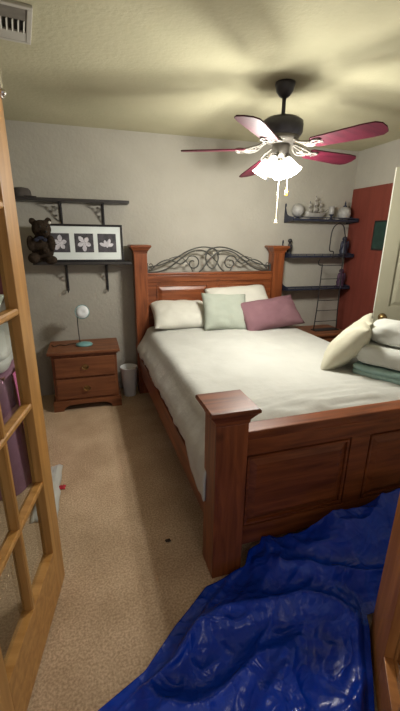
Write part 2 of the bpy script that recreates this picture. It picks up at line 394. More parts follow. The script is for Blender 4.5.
# ------------------------------------------------------------------ bed
AB = 0.022
BED = (.395, 3.477)
bed = thing('bed', 'cherry-stained wooden bed with square posts, panelled headboard and iron scrollwork', 'bed', (BED[0], BED[1], 0), AB)
W, PH, PF, YF, YE = 1.547, .121, .146, -2.231, -2.231
def flared_post(x0, x1, y0, y1, h, name):
    o = .035
    m = MB().box(x0, x1, y0, y1, 0, h - .075, .004)
    p = m.build(name, M['cherry_z'], bed)
    c = MB(); cx, cy, hx, hy = (x0 + x1) / 2, (y0 + y1) / 2, (x1 - x0) / 2, (y1 - y0) / 2
    lev = [(0, h - .075), (.003, h - .07), (.004, h - .058), (.014, h - .042), (.026, h - .026), (o - .004, h - .02), (o, h - .017), (o, h - .006), (o - .005, h)]
    rings = [[c.bm.verts.new((cx + sx * (hx + e), cy + sy * (hy + e), z)) for sx, sy in ((-1, -1), (1, -1), (1, 1), (-1, 1))] for e, z in lev]
    for i in range(len(rings) - 1):
        for k in range(4): c.bm.faces.new((rings[i][k], rings[i][(k + 1) % 4], rings[i + 1][(k + 1) % 4], rings[i + 1][k]))
    c.bm.faces.new(rings[0]); c.bm.faces.new(rings[-1])
    c.build('post_cap', M['cherry_x'], p)
flared_post(0, PH, 0, PH, 1.458, 'headpost'); flared_post(W - PH, W, 0, PH, 1.458, 'headpost')
flared_post(0, PF, YF, YF + PF, .878, 'footpost'); flared_post(W - PF, W, YF, YF + PF, .878, 'footpost')
# headboard
hb = MB().box(PH, W - PH, .035, .085, .22, 1.185, .003).build('headboard', M['cherry_x'], bed)
MB().box(PH, W - PH, .025, .1, 1.185, 1.205, .004).box(PH, W - PH, .022, .035, 1.12, 1.18, .003).build('top_rail', M['cherry_x'], hb)
def raised(xa, xb, za, zb, yf, parent, dirn=-1, t=.014, mt='cherry_x', nm='raised_panel'):
    p = MB(); m1 = .035
    fr = .012
    # moulding frame
    y0, y1 = sorted((yf, yf + dirn * .012))
    p.box(xa, xb, y0, y1, zb - fr, zb).box(xa, xb, y0, y1, za, za + fr).box(xa, xa + fr, y0, y1, za + fr, zb - fr).box(xb - fr, xb, y0, y1, za + fr, zb - fr)
    q = [(xa + fr, za + fr), (xb - fr, za + fr), (xb - fr, zb - fr), (xa + fr, zb - fr)]
    r = [(xa + fr + m1, za + fr + m1), (xb - fr - m1, za + fr + m1), (xb - fr - m1, zb - fr - m1), (xa + fr + m1, zb - fr - m1)]
    A = [p.bm.verts.new((x, yf, z)) for x, z in q]; B = [p.bm.verts.new((x, yf + dirn * t, z)) for x, z in r]
    p.bm.faces.new(B)
    for i in range(4): p.bm.faces.new((A[i], A[(i + 1) % 4], B[(i + 1) % 4], B[i]))
    p.build(nm, M[mt], parent)
mid = W / 2
raised(PH + .09, mid - .05, .55, 1.09, .035, hb); raised(mid + .05, W - PH - .09, .55, 1.09, .035, hb)
# iron scrollwork above the headboard
ir = MB(); hw = (W - 2 * PH) / 2; zb, hh, yy = 1.205, .235, .06
def I(pts, r=.007, sm=6):
    for sg in (-1, 1):
        ir.tube([(mid + sg * s * hw, yy, zb + z * hh) for s, z in pts], r, 6, sm)
I([(1.0, .22), (.8, .30), (.6, .52), (.4, .82), (.22, .98), (.08, 1.0), (-.04, .9), (-.12, .7)])
I([(1.0, .02), (.82, .04), (.66, .2), (.5, .52), (.34, .8), (.18, .88), (.06, .74), (-.06, .45), (-.14, .15), (-.2, .0)])
I([(0, .98), (.07, .85), (.1, .55), (.06, .25), (0, .12)])
def spiral(cx, cz, r0, turns, a0, sgn=1, tail=()):
    pts = []
    for k in range(int(turns * 10) + 1):
        t = k / (turns * 10); a = a0 + sgn * t * turns * 2 * PI; rr = r0 * (.25 + .75 * t)
        pts.append((cx + rr * math.cos(a) / hw, cz + rr * math.sin(a) / hh))
    return pts + list(tail)
I(spiral(.30, .36, .078, 1.3, 2.2, -1, [(.5, .34), (.66, .5), (.8, .4), (.93, .12)]), .0065, 4)
I(spiral(.94, .3, .03, 1.1, 0, 1), .0045, 4)
I([(.30, .02), (.36, .3), (.5, .62), (.66, .55)], .0045)
for sg in (-1, 1): ir.box(mid + sg * hw * .985 - .008, mid + sg * hw * .985 + .008, yy - .008, yy + .008, zb, zb + .07)
ir.build('iron_scrollwork', M['headiron'], hb, 'auto')['label'] = 'dark wrought iron scrollwork'
# side rails
MB().box(.012, .04, YF + PF, 0, .225, .405, .004).build('side_rail', M['cherry_y'], bed)
MB().box(W - .04, W - .012, YF + PF, 0, .225, .405, .004).build('side_rail', M['cherry_y'], bed)
# footboard
fy0, fy1 = YF + .045, YF + .1
fb = MB().box(PF, W - PF, fy0, fy1, .125, .70, .003).build('footboard', M['cherry_x'], bed)
MB().box(PF, W - PF, fy0 - .015, fy1 + .015, .70, .742, .006).build('top_rail', M['cherry_x'], fb)
MB().box(PF, W - PF, fy0 - .012, fy0, .62, .70, .003).box(PF, W - PF, fy0 - .012, fy0, .125, .23, .003).box(mid - .055, mid + .055, fy0 - .012, fy0, .23, .62, .003).build('face_frame', M['cherry_x'], fb)
raised(PF + .02, mid - .065, .24, .61, fy0, fb); raised(mid + .065, W - PF - .02, .24, .61, fy0, fb)
# slats holding the mattress
MB().box(.04, W - .04, YF + PF, 0, .235, .25).build('slat_deck', M['cherry_x'], bed)

# mattress and bedspread (lie on the bed)
mt = MB().box(.045, W - .06, YF + PF + .02, -.035, .255, .60, .10).build('mattress', M['sheet'], None, True)
mt.location = (BED[0], BED[1], 0); mt.rotation_euler = (0, 0, AB)
props(mt, 'thick white mattress on the wooden bed, beneath the hanging bedspread', 'mattress')
def bedspread():
    bm = bmesh.new(); rows = []
    y0, y1 = YF + .115, -.03
    NV, NU = 110, 90
    prof = []
    xl, xr = -.012, W + .03
    for i in range(NU + 1):
        t = i / NU
        prof.append(t)
    for j in range(NV + 1):
        v = j / NV; y = y0 + (y1 - y0) * v
        row = []
        # hem height on the left drops near the footpost
        ftop = sstep(y0, y0 + .14, y)
        zt = .655 + .04 * ftop
        hem = .485 - .13 * (1 - sstep(y0 + .12, y0 + .34, y)) + .012 * fbm((y * 9, 3, 0)) + .006 * math.sin(y * 9) + .006 * fbm((y * 4, 1, 0))
        hemR = .30
        for i in range(NU + 1):
            t = i / NU
            dl_ = zt - hem; dr_ = zt - hemR; tw = xr - xl; L = dl_ + tw + dr_; s = t * L
            if s < dl_: x, z = xl, hem + s
            elif s < dl_ + tw: x, z = xl + s - dl_, zt
            else: x, z = xr, zt - (s - dl_ - tw)
            # round the corners
            R = .055
            for cx, sg in ((xl + R, -1), (xr - R, 1)):
                cz = zt - R
                if (x - cx) * sg > 0 and z > cz:
                    d = Vector((x - cx, z - cz)); m = max(abs(d.x), abs(d.y)); a = math.atan2(d.y, abs(d.x))
                    q = m / R
                    x = cx + sg * R * q * math.cos(a) if True else x; z = cz + R * q * math.sin(a)
            wl = 1 - sstep(0, W, x)
            x += wl * (.095 * sstep(.47, .68, z) + .002) - (1 - wl) * .03 * sstep(.38, .64, z)
            # top puff and wrinkles
            top = sstep(.35, .62, z) * (1 - abs((x - W / 2) / (W / 2)) ** 4)
            z += top * (.035 * (1 - ((x - W / 2) / (W / 2)) ** 2) + .012 * fbm((x * 3, y * 3, 0)) + .004 * fbm((x * 11, y * 7, 3)))
            side = 1 - sstep(.5, .66, z)
            fold = .014 * fbm((y * 6, z * 1.5, 7)) * side * (1 if x < W / 2 else -1)
            x -= abs(fold) if x < W / 2 else -abs(fold)
            # creases along the foot end
            fe = 1 - sstep(y0 + .05, y0 + .5, y)
            z += top * fe * .014 * (1 - abs(noise.noise(Vector((x * 3 + y * 9, y * 16, 5)))) * 2.5)
            z = max(z, .30)
            row.append(bm.verts.new((x, y, z)))
        rows.append(row)
    for j in range(NV):
        for i in range(NU):
            bm.faces.new((rows[j][i], rows[j][i + 1], rows[j + 1][i + 1], rows[j + 1][i]))
    bmesh.ops.recalc_face_normals(bm, faces=bm.faces[:])
    me = bpy.data.meshes.new('bedspread'); bm.to_mesh(me); bm.free(); me.materials.append(M['white_fabric'])
    if me.polygons[len(me.polygons) // 2].normal.z < 0: me.flip_normals()
    for p in me.polygons: p.use_smooth = True
    o = bpy.data.objects.new('bedspread', me); C.objects.link(o); o.location = (BED[0], BED[1], 0); o.rotation_euler = (0, 0, AB)
    so = o.modifiers.new('s', 'SOLIDIFY'); so.thickness = .010; so.offset = -1
    props(o, 'white quilted bedspread spread over the bed and hanging down its left side', 'bedspread')
bedspread()

# ------------------------------------------------------------------ pillows
def pillow(name, label, w_, h_, t_, mat, loc, yaw, lean, roll=0, seed=0, cat='pillow', group=None, flange=0.0):
    """lies in local xz-plane, thickness along y; lean tips its top away from the viewer; loc is its bottom centre"""
    bm = bmesh.new(); n = 26
    def pt(u, v, sgn):
        f = max(0.0, (1 - abs(u) ** 2.6)) ** .55 * max(0.0, (1 - abs(v) ** 2.6)) ** .55
        x = w_ / 2 * u * (1 - .07 * math.cos(PI / 2 * v)); z = h_ / 2 * v * (1 - .08 * math.cos(PI / 2 * u))
        y = sgn * (t_ / 2 * f)
        y += sgn * f ** .4 * .010 * fbm((u * 2.2 + seed, v * 2.2, sgn + seed))
        y += sgn * .008 * f ** .3 * (1 - f) * math.sin(9 * u + 7 * v + seed)
        return (x, y, z + h_ / 2)
    grids = []
    for sgn in (-1, 1):
        grids.append([[bm.verts.new(pt(-1 + 2 * i / n, -1 + 2 * j / n, sgn)) for i in range(n + 1)] for j in range(n + 1)])
    for g in grids:
        for j in range(n):
            for i in range(n): bm.faces.new((g[j][i], g[j][i + 1], g[j + 1][i + 1], g[j + 1][i]))
    bmesh.ops.remove_doubles(bm, verts=bm.verts[:], dist=.0006)
    bmesh.ops.recalc_face_normals(bm, faces=bm.faces[:])
    me = bpy.data.meshes.new(name); bm.to_mesh(me); bm.free(); me.materials.append(mat)
    for p in me.polygons: p.use_smooth = True
    o = bpy.data.objects.new(name, me); C.objects.link(o)
    o.matrix_world = Matrix.Translation(loc) @ Matrix.Rotation(yaw, 4, 'Z') @ Matrix.Rotation(-lean, 4, 'X') @ Matrix.Rotation(roll, 4, 'Y')
    return props(o, label, cat, group)
pillow('pillow', 'white sleeping pillow at the left end of the headboard', .56, .40,   .17, M['pillow_fabric'], (.80, 3.20, .735), AB, math.radians(62), .03, 1, group='sleeping pillows at the headboard')
pillow('pillow', 'white sleeping pillow behind the mint and mauve cushions', .68, .42, .19, M['pillow_fabric'], (1.44, 3.23, .775), AB, math.radians(48), -.05, 2, group='sleeping pillows at the headboard')
pillow('throw_pillow', 'square grey-mint cushion leaning in the middle of the bed head', .44, .39, .15, M['mint'], (1.17, 3.06, .72), -.05, math.radians(38), .06, 3)
pillow('throw_pillow', 'mauve oblong cushion leaning at the right of the bed head', .66, .34, .17, M['mauve'], (1.66, 3.02, .72), .10, math.radians(42), -.10, 4)

# ------------------------------------------------------------------ folded bedding pile and leaning cushions
def soft_box(name, sx, sy, z0, z1, mat, layers=1, seed=0, amp=.012, freq=5, pw=5, smooth=True, parent=None, round_top=0.0):
    """soft folded textile: layers give the fold lines along its rim"""
    bm = bmesh.new(); NU = 96; rings = []
    nz = 10 * layers
    H = z1 - z0
    levels = []
    for k in range(nz + 1):
        t = k / nz; lt = (t * layers) % 1.0 if k < nz else 1.0
        inset = .016 * (abs(2 * lt - 1) ** 3)
        e = 0
        if layers == 1: inset = 0
        zz = t
        edge = min(t, 1 - t)
        rnd = .5 * H / layers * 0.55
        if edge * H < rnd: e = rnd * (1 - math.sqrt(max(0, 1 - ((rnd - edge * H) / rnd) ** 2)))
        levels.append((z0 + H * zz, inset + e))
    def P(a, ins, z, f=1.0):
        c, s = math.cos(a), math.sin(a)
        r = (abs(c) ** pw + abs(s) ** pw) ** (-1 / pw)
        x = (sx / 2 - ins) * r * c * f; y = (sy / 2 - ins) * r * s * f
        d = amp * fbm((x * freq + seed, y * freq, z * freq * 2))
        x += d * c; y += d * s
        zz = z + amp * 1.3 * fbm((x * freq, y * freq + seed, 3)) * ((z - z0) / H)
        zz += round_top * (1 - f * f) * ((z - z0) / H) ** 3
        return (x, y, zz)
    for z, ins in levels: rings.append([bm.verts.new(P(2 * PI * k / NU, ins, z)) for k in range(NU)])
    for f in (.85, .68, .5, .33, .16): rings.append([bm.verts.new(P(2 * PI * k / NU, levels[-1][1], z1, f)) for k in range(NU)])
    for i in range(len(rings) - 1):
        for k in range(NU): bm.faces.new((rings[i][k], rings[i][(k + 1) % NU], rings[i + 1][(k + 1) % NU], rings[i + 1][k]))
    bm.faces.new(rings[-1]); bm.faces.new(list(reversed(rings[0])))
    bmesh.ops.recalc_face_normals(bm, faces=bm.faces[:])
    me = bpy.data.meshes.new(name); bm.to_mesh(me); bm.free(); me.materials.append(mat)
    for p in me.polygons: p.use_smooth = True
    o = bpy.data.objects.new(name, me); C.objects.link(o)
    if parent: o.parent = parent
    return o
rot_s = math.atan2(.54, .84)
def pile(ob, loc, rz): ob.location = loc; ob.rotation_euler = (0, 0, rz); return ob
ctr = (1.82, 1.765)
t1 = pile(soft_box('blanket', .36, .42, 0, .072, M['teal'], 2, 3, .008, 6, 8), (ctr[0], ctr[1], .708), rot_s)
props(t1, 'teal folded blanket at the bottom of the bedding pile on the bed', 'blanket')
t2 = pile(soft_box('comforter', .35, .41, 0, .115, M['cream_fabric'], 1, 11, .014, 5, 6), (ctr[0] + .0, ctr[1] + .01, .786), rot_s)
props(t2, 'white folded comforter lying directly on the teal blanket', 'comforter', 'white comforters in the bedding pile')
t3 = pile(soft_box('comforter', .30, .40, 0, .115, M['cream_fabric'], 1, 17, .018, 5, 3.5, round_top=.02), (ctr[0] + .065, ctr[1] + .03, .906), rot_s)
props(t3, 'puffy white comforter topmost on the bedding pile', 'comforter', 'white comforters in the bedding pile')
pillow('throw_pillow', 'ivory cushion leaning against the pile, nearer to the camera', .38, .41, .17, M['ivory_fabric'], (1.52, 2.06, .702), math.radians(-134), math.radians(38), .0, 8, group='ivory cushions by the bedding pile')
pillow('throw_pillow', 'ivory cushion behind the other one, squeezed against the pile', .36, .42, .11, M['ivory_fabric'], (1.62, 2.17, .70), math.radians(-130), math.radians(37), .02, 9, group='ivory cushions by the bedding pile')

# ------------------------------------------------------------------ nightstand
def nightstand(label, loc):
    n = thing('nightstand', label, 'nightstand', loc, 0, 'matching brown nightstands')
    w_, d_, h_ = .604, .395, .564
    # x 0..w, y 0 (front)..d
    MB().box(.022, w_ - .022, .02, d_, .09, h_ - .025, .003).build('cabinet_body', M['night_z'], n)
    MB().box(-.008, w_ + .008, -.012, d_ + .002, h_ - .025, h_, .006).build('tabletop', M['night_x'], n)
    MB().box(.01, w_ - .01, .006, d_, h_ - .04, h_ - .025, .004).build('top_moulding', M['night_x'], n)
    # bracket feet with arched apron
    pts = [(0, 0), (.085, 0), (.1, .035), (.14, .055), (w_ / 2, .062), (w_ - .14, .055), (w_ - .1, .035), (w_ - .085, 0), (w_, 0), (w_, .085), (.985 * w_, .098), (.015 * w_, .098), (0, .085)]
    MB().prism(pts, 0, .025, 'xz').build('apron', M['night_x'], n)
    for x in (0, w_ - .022):
        MB().prism([(.025, 0), (.08, 0), (.1, .04), (d_ - .1, .04), (d_ - .08, 0), (d_, 0), (d_, .095), (.025, .095)], x, x + .022, 'yz').build('side_skirt', M['night_y'], n)
    for (za, zb) in ((.118, .305), (.325, .505)):
        d = MB().box(.045, w_ - .045, .004, .02, za, zb, .004).build('drawer', M['night_x'], n)
        k = MB()
        k.lathe([(.001, 0), (.026, 0), (.026, .003), (.001, .004)], 16, Matrix.Translation((w_ / 2, .004, (za + zb) / 2)) @ Matrix.Rotation(PI / 2, 4, 'X'))
        k.tube([(w_ / 2 - .03, -.004, (za + zb) / 2 + .008), (w_ / 2 - .02, -.014, (za + zb) / 2 - .012), (w_ / 2, -.016, (za + zb) / 2 - .018), (w_ / 2 + .02, -.014, (za + zb) / 2 - .012), (w_ / 2 + .03, -.004, (za + zb) / 2 + .008)], .004, 8, 4)
        k.build('drawer_pull', M['brass'], d, 'auto')
    return n
ns = nightstand('brown two-drawer nightstand left of the bed, carrying a small teal lamp', (-.405, 3.252, 0))
n2 = copy_tree(ns); n2.location = (2.06, 3.262, 0); n2['label'] = 'brown nightstand in the right corner, hidden behind the bed, under the iron rack'

# desk lamp
lp = thing('desk_lamp', 'small teal gooseneck desk lamp standing on the left nightstand', 'lamp', (-.10, 3.44, .564))
MB().lathe([(.001, 0), (.062, 0), (.066, .008), (.06, .02), (.03, .03), (.012, .034), (.001, .035)], 24, Matrix.Diagonal((1.15, 1, 1, 1))).build('lamp_base', M['lampteal'], lp, True)
MB().tube([(-.035, .01, .02), (-.04, .012, .10), (-.042, .015, .22), (-.035, .015, .30), (-.012, .0, .345), (0.0, -.015, .352)], .0045, 8, 6).build('gooseneck', M['headiron'], lp, True)
hm = Matrix.Translation((.012, -.035, .315)) @ Matrix.Rotation(math.radians(-12), 4, 'Z') @ Matrix.Rotation(math.radians(68), 4, 'X')
MB().lathe([(.012, -.075), (.02, -.07), (.024, -.045), (.03, -.03), (.05, -.012), (.062, .012), (.064, .03), (.061, .03), (.058, .013), (.046, -.006), (.028, -.022), (.02, -.03)], 28, hm).build('lamp_shade', M['lampteal'], lp, True)
MB().lathe([(.02, -.022), (.044, -.004), (.056, .014), (.0585, .028), (.02, .024), (.001, .02)], 28, hm).build('shade_lining', M['lampwhite'], lp, True)['label'] = 'white inside of the lamp head'
MB().tube([(-.05, .03, .012), (-.12, .06, .004), (-.17, .02, .004), (-.22, .05, .004), (-.26, .0, .004), (-.29, .06, .004)], .0035, 6, 5).build('lamp_cord', M['dark'], lp, True)

# waste bin
bn = thing('waste_bin', 'pale grey tapered waste bin between the left nightstand and the bed post', 'bin', (.300, 3.49, 0))
bn.scale = (.84, .84, 1)
MB().lathe([(.07, 0), (.072, .004), (.098, .29), (.094, .29), (.069, .01), (.001, .008)], 28).build('bin_body', M['bin'], bn, 'auto')
MB().lathe([(.096, .284), (.104, .286), (.105, .298), (.1, .304), (.093, .3), (.092, .286)], 28).build('rim', M['bin'], bn, True)

# ------------------------------------------------------------------ left wall shelf, with picture, bear and cap
sh = thing('wall_shelf', 'black two-tier shelf on the wall above the left nightstand', 'shelf', (-.06, 3.66, 1.05))
def board(z, x0, x1, dep, name='shelf_board'):
    MB().box(x0, x1, -dep, .01, z - .012, z + .012, .004).build(name, M['shelf_black'], sh)
board(.765, -.50, .435, .185); board(.25, -.40, .43, .185)
for x in (-.145, .215):
    MB().box(x - .011, x + .011, .003, .014, -.01, .755, .002).tube([(x, -.005, .0), (x, -.03, .012), (x, -.04, -.008), (x, -.022, -.022), (x, -.01, -.01)], .005, 6, 4).build('wall_upright', M['iron'], sh, 'auto')
    for z in (.752, .237):
        br = MB()
        br.tube([(x, .0, z - .005), (x, -.16, z - .005)], .006, 6)
        br.tube([(x, .0, z - .15), (x, -.03, z - .13), (x, -.07, z - .07), (x, -.11, z - .03), (x, -.155, z - .012)], .006, 6, 5)
        br.tube([(x, -.02 + .024 * math.cos(t * .7) * (1 - t * .07) - .015, z - .05 + .024 * math.sin(t * .7) * (1 - t * .07)) for t in range(12)], .004, 6)
        # leaf ornaments
        for (yy_, zz_, a) in ((-.03, z - .10, .6), (-.065, z - .065, .2), (-.045, z - .03, 1.2), (-.095, z - .035, -.2)):
            br.ball((x, yy_, zz_), .016, 8, (.35, 1.0, .6))
        br.build('shelf_bracket', M['iron'], sh, 'auto')

pf = thing('picture_frame', 'black-framed triple flower picture standing on the left wall shelf', 'picture', (-.038, 3.50, 1.313))
tilt = Matrix.Rotation(math.radians(-4), 4, 'X')
pw_, ph_ = .69, .315
def pfp(mb_fn, name, mat, parent=pf):
    m = MB(); mb_fn(m); bmesh.ops.transform(m.bm, matrix=tilt, verts=m.bm.verts[:]); return m.build(name, mat, parent)
def fr_(m):
    b = .018
    m.box(-pw_ / 2, pw_ / 2, 0, .02, 0, b, .002).box(-pw_ / 2, pw_ / 2, 0, .02, ph_ - b, ph_, .002).box(-pw_ / 2, -pw_ / 2 + b, 0, .02, b, ph_ - b, .002).box(pw_ / 2 - b, pw_ / 2, 0, .02, b, ph_ - b, .002).box(-pw_ / 2 + .005, pw_ / 2 - .005, .012, .02, .005, ph_ - .005)
pfp(fr_, 'frame', M['frameblack'])
pfp(lambda m: m.box(-pw_ / 2 + .016, pw_ / 2 - .016, .008, .011, .016, ph_ - .016), 'mat_board', M['matboard'])
rnd = random.Random(2)
for i, cx in enumerate((-.19, .01, .205)):
    s_ = .079
    pr_ = pfp(lambda m: m.box(cx - s_, cx + s_, .006, .009, ph_ / 2 - s_ + .002, ph_ / 2 + s_ + .002), 'flower_print', M['printdark'])
    def petals(m, i=i, cx=cx):
        n = (5, 5, 4)[i]
        for k in range(n):
            a = (.3, .95, .5)[i] + k * 2 * PI / n if i != 2 else PI / 2 + (k - 1.5) * .75
            l = (.070, .072, .074)[i] * (1 if k % 2 else .82); wd = .019 if i != 2 else .015
            c, s = math.cos(a), math.sin(a)
            o = (cx, ph_ / 2 - (.0 if i != 2 else .03))
            pts = [(o[0] + c * l * t - s * wd * q, o[1] + s * l * t + c * wd * q) for t, q in ((.05, 0), (.3, .7), (.6, 1), (.85, .7), (1, 0), (.85, -.7), (.6, -1), (.3, -.7))]
            m.prism(pts, .0042 + .0003 * k, .0062, 'xz')
        m.ball((cx, .006, ph_ / 2 - (.0 if i != 2 else .03)), .008, 10, (1, .2, 1))
    pfp(petals, 'flower', M['petal'], pr_)

# plush bear at the left end of the lower board
br_ = thing('plush_bear', 'dark brown plush bear sitting on the lower shelf left of the flower picture', 'soft toy', (-.36, 3.375, 1.313))
br_.scale = (.92, .8, .92)
m = MB()
m.ball((0, .04, .13), .10, 20, (1, .85, 1.2)).ball((.01, .0, .29), .082, 20, (1, .95, .95)).ball((.045, -.07, .262), .04, 14, (1, 1.1, .85))
m.ball((-.06, .02, .355), .03, 12).ball((.07, .03, .36), .03, 12)
m.ball((.07, -.075, .03), .05, 14, (1.1, 1.2, .8)).ball((-.07, -.07, .045), .052, 14, (1, 1.2, .9))
m.ball((.085, -.02, .17), .038, 12, (.9, .9, 1.8)).ball((-.09, -.01, .17), .038, 12, (.9, .9, 1.8)).ball((.03, -.07, .11), .03, 12)
o = m.build('body', M['fur'], br_, True)
rm = o.modifiers.new('r', 'REMESH'); rm.mode = 'VOXEL'; rm.voxel_size = .009; rm.use_smooth_shade = True
sm = o.modifiers.new('s', 'SMOOTH'); sm.iterations = 4; sm.factor = .5
MB().ball((.055, -.112, .268), .012, 10).build('nose', M['dark'], br_, True)
MB().ball((.01, -.077, .308), .008, 10).build('eye', M['dark'], br_, True); MB().ball((.062, -.06, .312), .008, 10).build('eye', M['dark'], br_, True)
MB().ball((.0, -.065, .215), .02, 12, (1.6, .6, .8)).ball((-.035, -.068, .2), .02, 12, (1, .5, .8)).ball((.035, -.075, .2), .02, 12, (1, .5, .8)).build('neck_bow', M['bearbib'], br_, True)
MB().ball((.083, .0, .345), .013, 10, (1, .6, 1)).build('ear_tag', M['bearwhite'], br_, True)

cp = thing('felt_cap', 'charcoal felt cap lying at the left end of the upper shelf', 'cap', (-.49, 3.54, 1.828))
MB().lathe([(.001, 0), (.075, 0), (.078, .02), (.073, .05), (.06, .066), (.03, .072), (.001, .073)], 24).build('crown', M['capcloth'], cp, 'auto')
MB().lathe([(.001, .0), (.05, 0), (.052, .005), (.001, .012)], 24, Matrix.Translation((.062, -.035, .002)) @ Matrix.Diagonal((1.1, .9, 1, 1))).build('brim', M['capcloth'], cp, 'auto')

# ------------------------------------------------------------------ right wall shelves
def iron_shelf(label, z, x0=1.985, x1=2.76):
    s = thing('iron_wall_shelf', label, 'shelf', (x0, 3.668, z), 0, 'iron wall shelves right of the headboard')
    L = x1 - x0; d = .19
    MB().box(.0, L, -d, 0, -.012, .006, .003).build('shelf_board', M['shelf_iron'], s)
    for x in (0.006, L - .006):
        b = MB().prism([(0, -.03), (0, .13), (-.02, .10), (-.04, .055), (-.09, .035), (-d, .02), (-d, -.012), (-.1, -.02)], x - .004, x + .004, 'yz')
        b.ball((x, -.01, .14), .012, 10, (.7, .7, 1.6))
        b.build('end_bracket', M['shelf_iron'], s)
    r = MB().tube([(0.006, -d + .006, .022), (L - .006, -d + .006, .022)], .005, 6)
    for k in range(1, 8): r.tube([(L * k / 8, -d + .006, .0), (L * k / 8, -d + .006, .022)], .003, 6)
    r.build('gallery_rail', M['shelf_iron'], s, 'auto')
    return s
zs3 = (1.715, 1.355, 1.015)
labs = ('top blue-black iron wall shelf holding a model ship, right of the bed', 'middle iron wall shelf right of the headboard', 'lowest iron wall shelf right of the headboard')
for z, l in zip(zs3, labs): iron_shelf(l, z)
ZS = zs3[0] + .006
g = thing('ornamental_globe', 'grey-white ball ornament left of the model ship on the top shelf', 'ornament', (2.085, 3.575, ZS))
MB().lathe([(.001, 0), (.035, 0), (.036, .006), (.014, .014), (.012, .024), (.001, .026)], 16).build('stand', M['shelf_iron'], g, True)
MB().ball((0, 0, .085), .064, 20).build('ball', M['stone'], g, True)
sp = thing('model_ship', 'small pale model sailing ship in the middle of the top iron shelf', 'model ship', (2.285, 3.575, ZS))
sp.scale = (1.05, 1.05, 1.25)
hp = [(-.11, .045), (-.095, .012), (-.06, .0), (.06, .0), (.09, .015), (.115, .055), (.08, .045), (0, .036), (-.07, .042)]
h1 = MB(); secs = []
for x, hy, zb_ in ((-.105, .012, .03), (-.08, .026, .012), (-.03, .032, .004), (.03, .032, .004), (.08, .02, .014), (.115, .003, .04)):
    zt_ = .046 + .018 * abs(x / .11) ** 2
    secs.append([h1.bm.verts.new(v) for v in ((x, -hy, zt_), (x, -hy * .7, (zt_ + zb_) / 2), (x, 0, zb_), (x, hy * .7, (zt_ + zb_) / 2), (x, hy, zt_))])
for i in range(len(secs) - 1):
    for k in range(5): h1.bm.faces.new((secs[i][k], secs[i][(k + 1) % 5], secs[i + 1][(k + 1) % 5], secs[i + 1][k]))
h1.bm.faces.new(secs[0]); h1.bm.faces.new(list(reversed(secs[-1])))
h1.build('hull', M['hull'], sp)
mm = MB()
for x, h in ((-.06, .14), (.0, .18), (.055, .15)): mm.tube([(x, 0, .04), (x, 0, h)], .0025, 6)
mm.tube([(.10, 0, .055), (.15, 0, .085)], .002, 6)
mm.box(-.05, .05, -.006, .006, .0, .006)
mm.build('mast', M['shelf_iron'], sp)
for x, z, a, h in ((-.06, .055, .034, .03), (-.06, .095, .026, .03), (0, .058, .04, .04), (0, .105, .034, .036), (0, .148, .022, .022), (.055, .058, .034, .034), (.055, .1, .027, .03)):
    sl = MB(); g0 = []
    for j in range(5):
        t = j / 4; aa = a * (1 - .22 * t)
        g0.append([sl.bm.verts.new((x + .004 + .010 * math.sin(PI * t), -aa + 2 * aa * i / 6 - 0, z + h * t)) for i in range(7)])
    for j in range(4):
        for i in range(6): sl.bm.faces.new((g0[j][i], g0[j][i + 1], g0[j + 1][i + 1], g0[j + 1][i]))
    so = sl.build('sail', M['sail'], sp, True); so.modifiers.new('t', 'SOLIDIFY').thickness = .002
    # sails are braced round toward the room
    so.rotation_euler = (0, 0, 0)
for ch in sp.children:
    if ch.name.startswith('sail'):
        me = ch.data; cx = sum(v.co.x for v in me.vertices) / len(me.vertices)
        me.transform(Matrix.Translation((cx, 0, 0)) @ Matrix.Rotation(math.radians(-62), 4, 'Z') @ Matrix.Translation((-cx, 0, 0)))
ca = thing('candle_holder', 'pale pillar candle on a small foot, right of the model ship', 'candle', (2.485, 3.575, ZS))
MB().lathe([(.001, 0), (.03, 0), (.03, .006), (.01, .014), (.009, .04), (.026, .05), (.027, .055), (.001, .056)], 18).build('foot', M['shelf_iron'], ca, True)
MB().lathe([(.001, .056), (.026, .056), (.027, .06), (.028, .125), (.024, .132), (.001, .13)], 18).build('candle', M['stone'], ca, 'auto')
va = thing('round_vase', 'round grey-white jar with a dark pointed lid at the right end of the top shelf', 'vase', (2.64, 3.57, ZS))
MB().lathe([(.001, 0), (.035, 0), (.055, .02), (.068, .06), (.062, .1), (.04, .125), (.02, .132), (.001, .133)], 24).build('jar_body', M['stone'], va, True)
MB().lathe([(.022, .131), (.02, .14), (.008, .15), (.01, .165), (.004, .185), (.001, .19)], 12).build('lid', M['shelf_iron'], va, True)
def figurine(label, loc, h, mat, sc=1.0):
    f = thing('figurine', label, 'ornament', loc, 0, 'dark figurines on the iron shelves')
    MB().lathe([(.001, 0), (.045 * sc, 0), (.045 * sc, .012), (.034 * sc, .02), (.04 * sc, .25 * h), (.026 * sc, .5 * h), (.032 * sc, .62 * h), (.014 * sc, .76 * h), (.001, .77 * h)], 14).build('body', mat, f, True)
    MB().ball((0, 0, .86 * h), .13 * h, 12).build('head', mat, f, True)
    MB().ball((.032 * sc, -.01, .52 * h), .014 * sc, 8, (1, 1, 3)).ball((-.032 * sc, -.01, .52 * h), .014 * sc, 8, (1, 1, 3)).build('arm', mat, f, True)
figurine('thin dark figurine at the left end of the middle iron shelf', (2.04, 3.60, zs3[1] + .006), .17, M['iron'], .6)
figurine('blue-black figurine at the right end of the middle iron shelf', (2.68, 3.56, zs3[1] + .006), .20, M['shelf_iron'], 1.15)
figurine('dark violet figurine at the right end of the lowest iron shelf', (2.69, 3.56, zs3[2] + .006), .20, M['bookA'], 1.15)

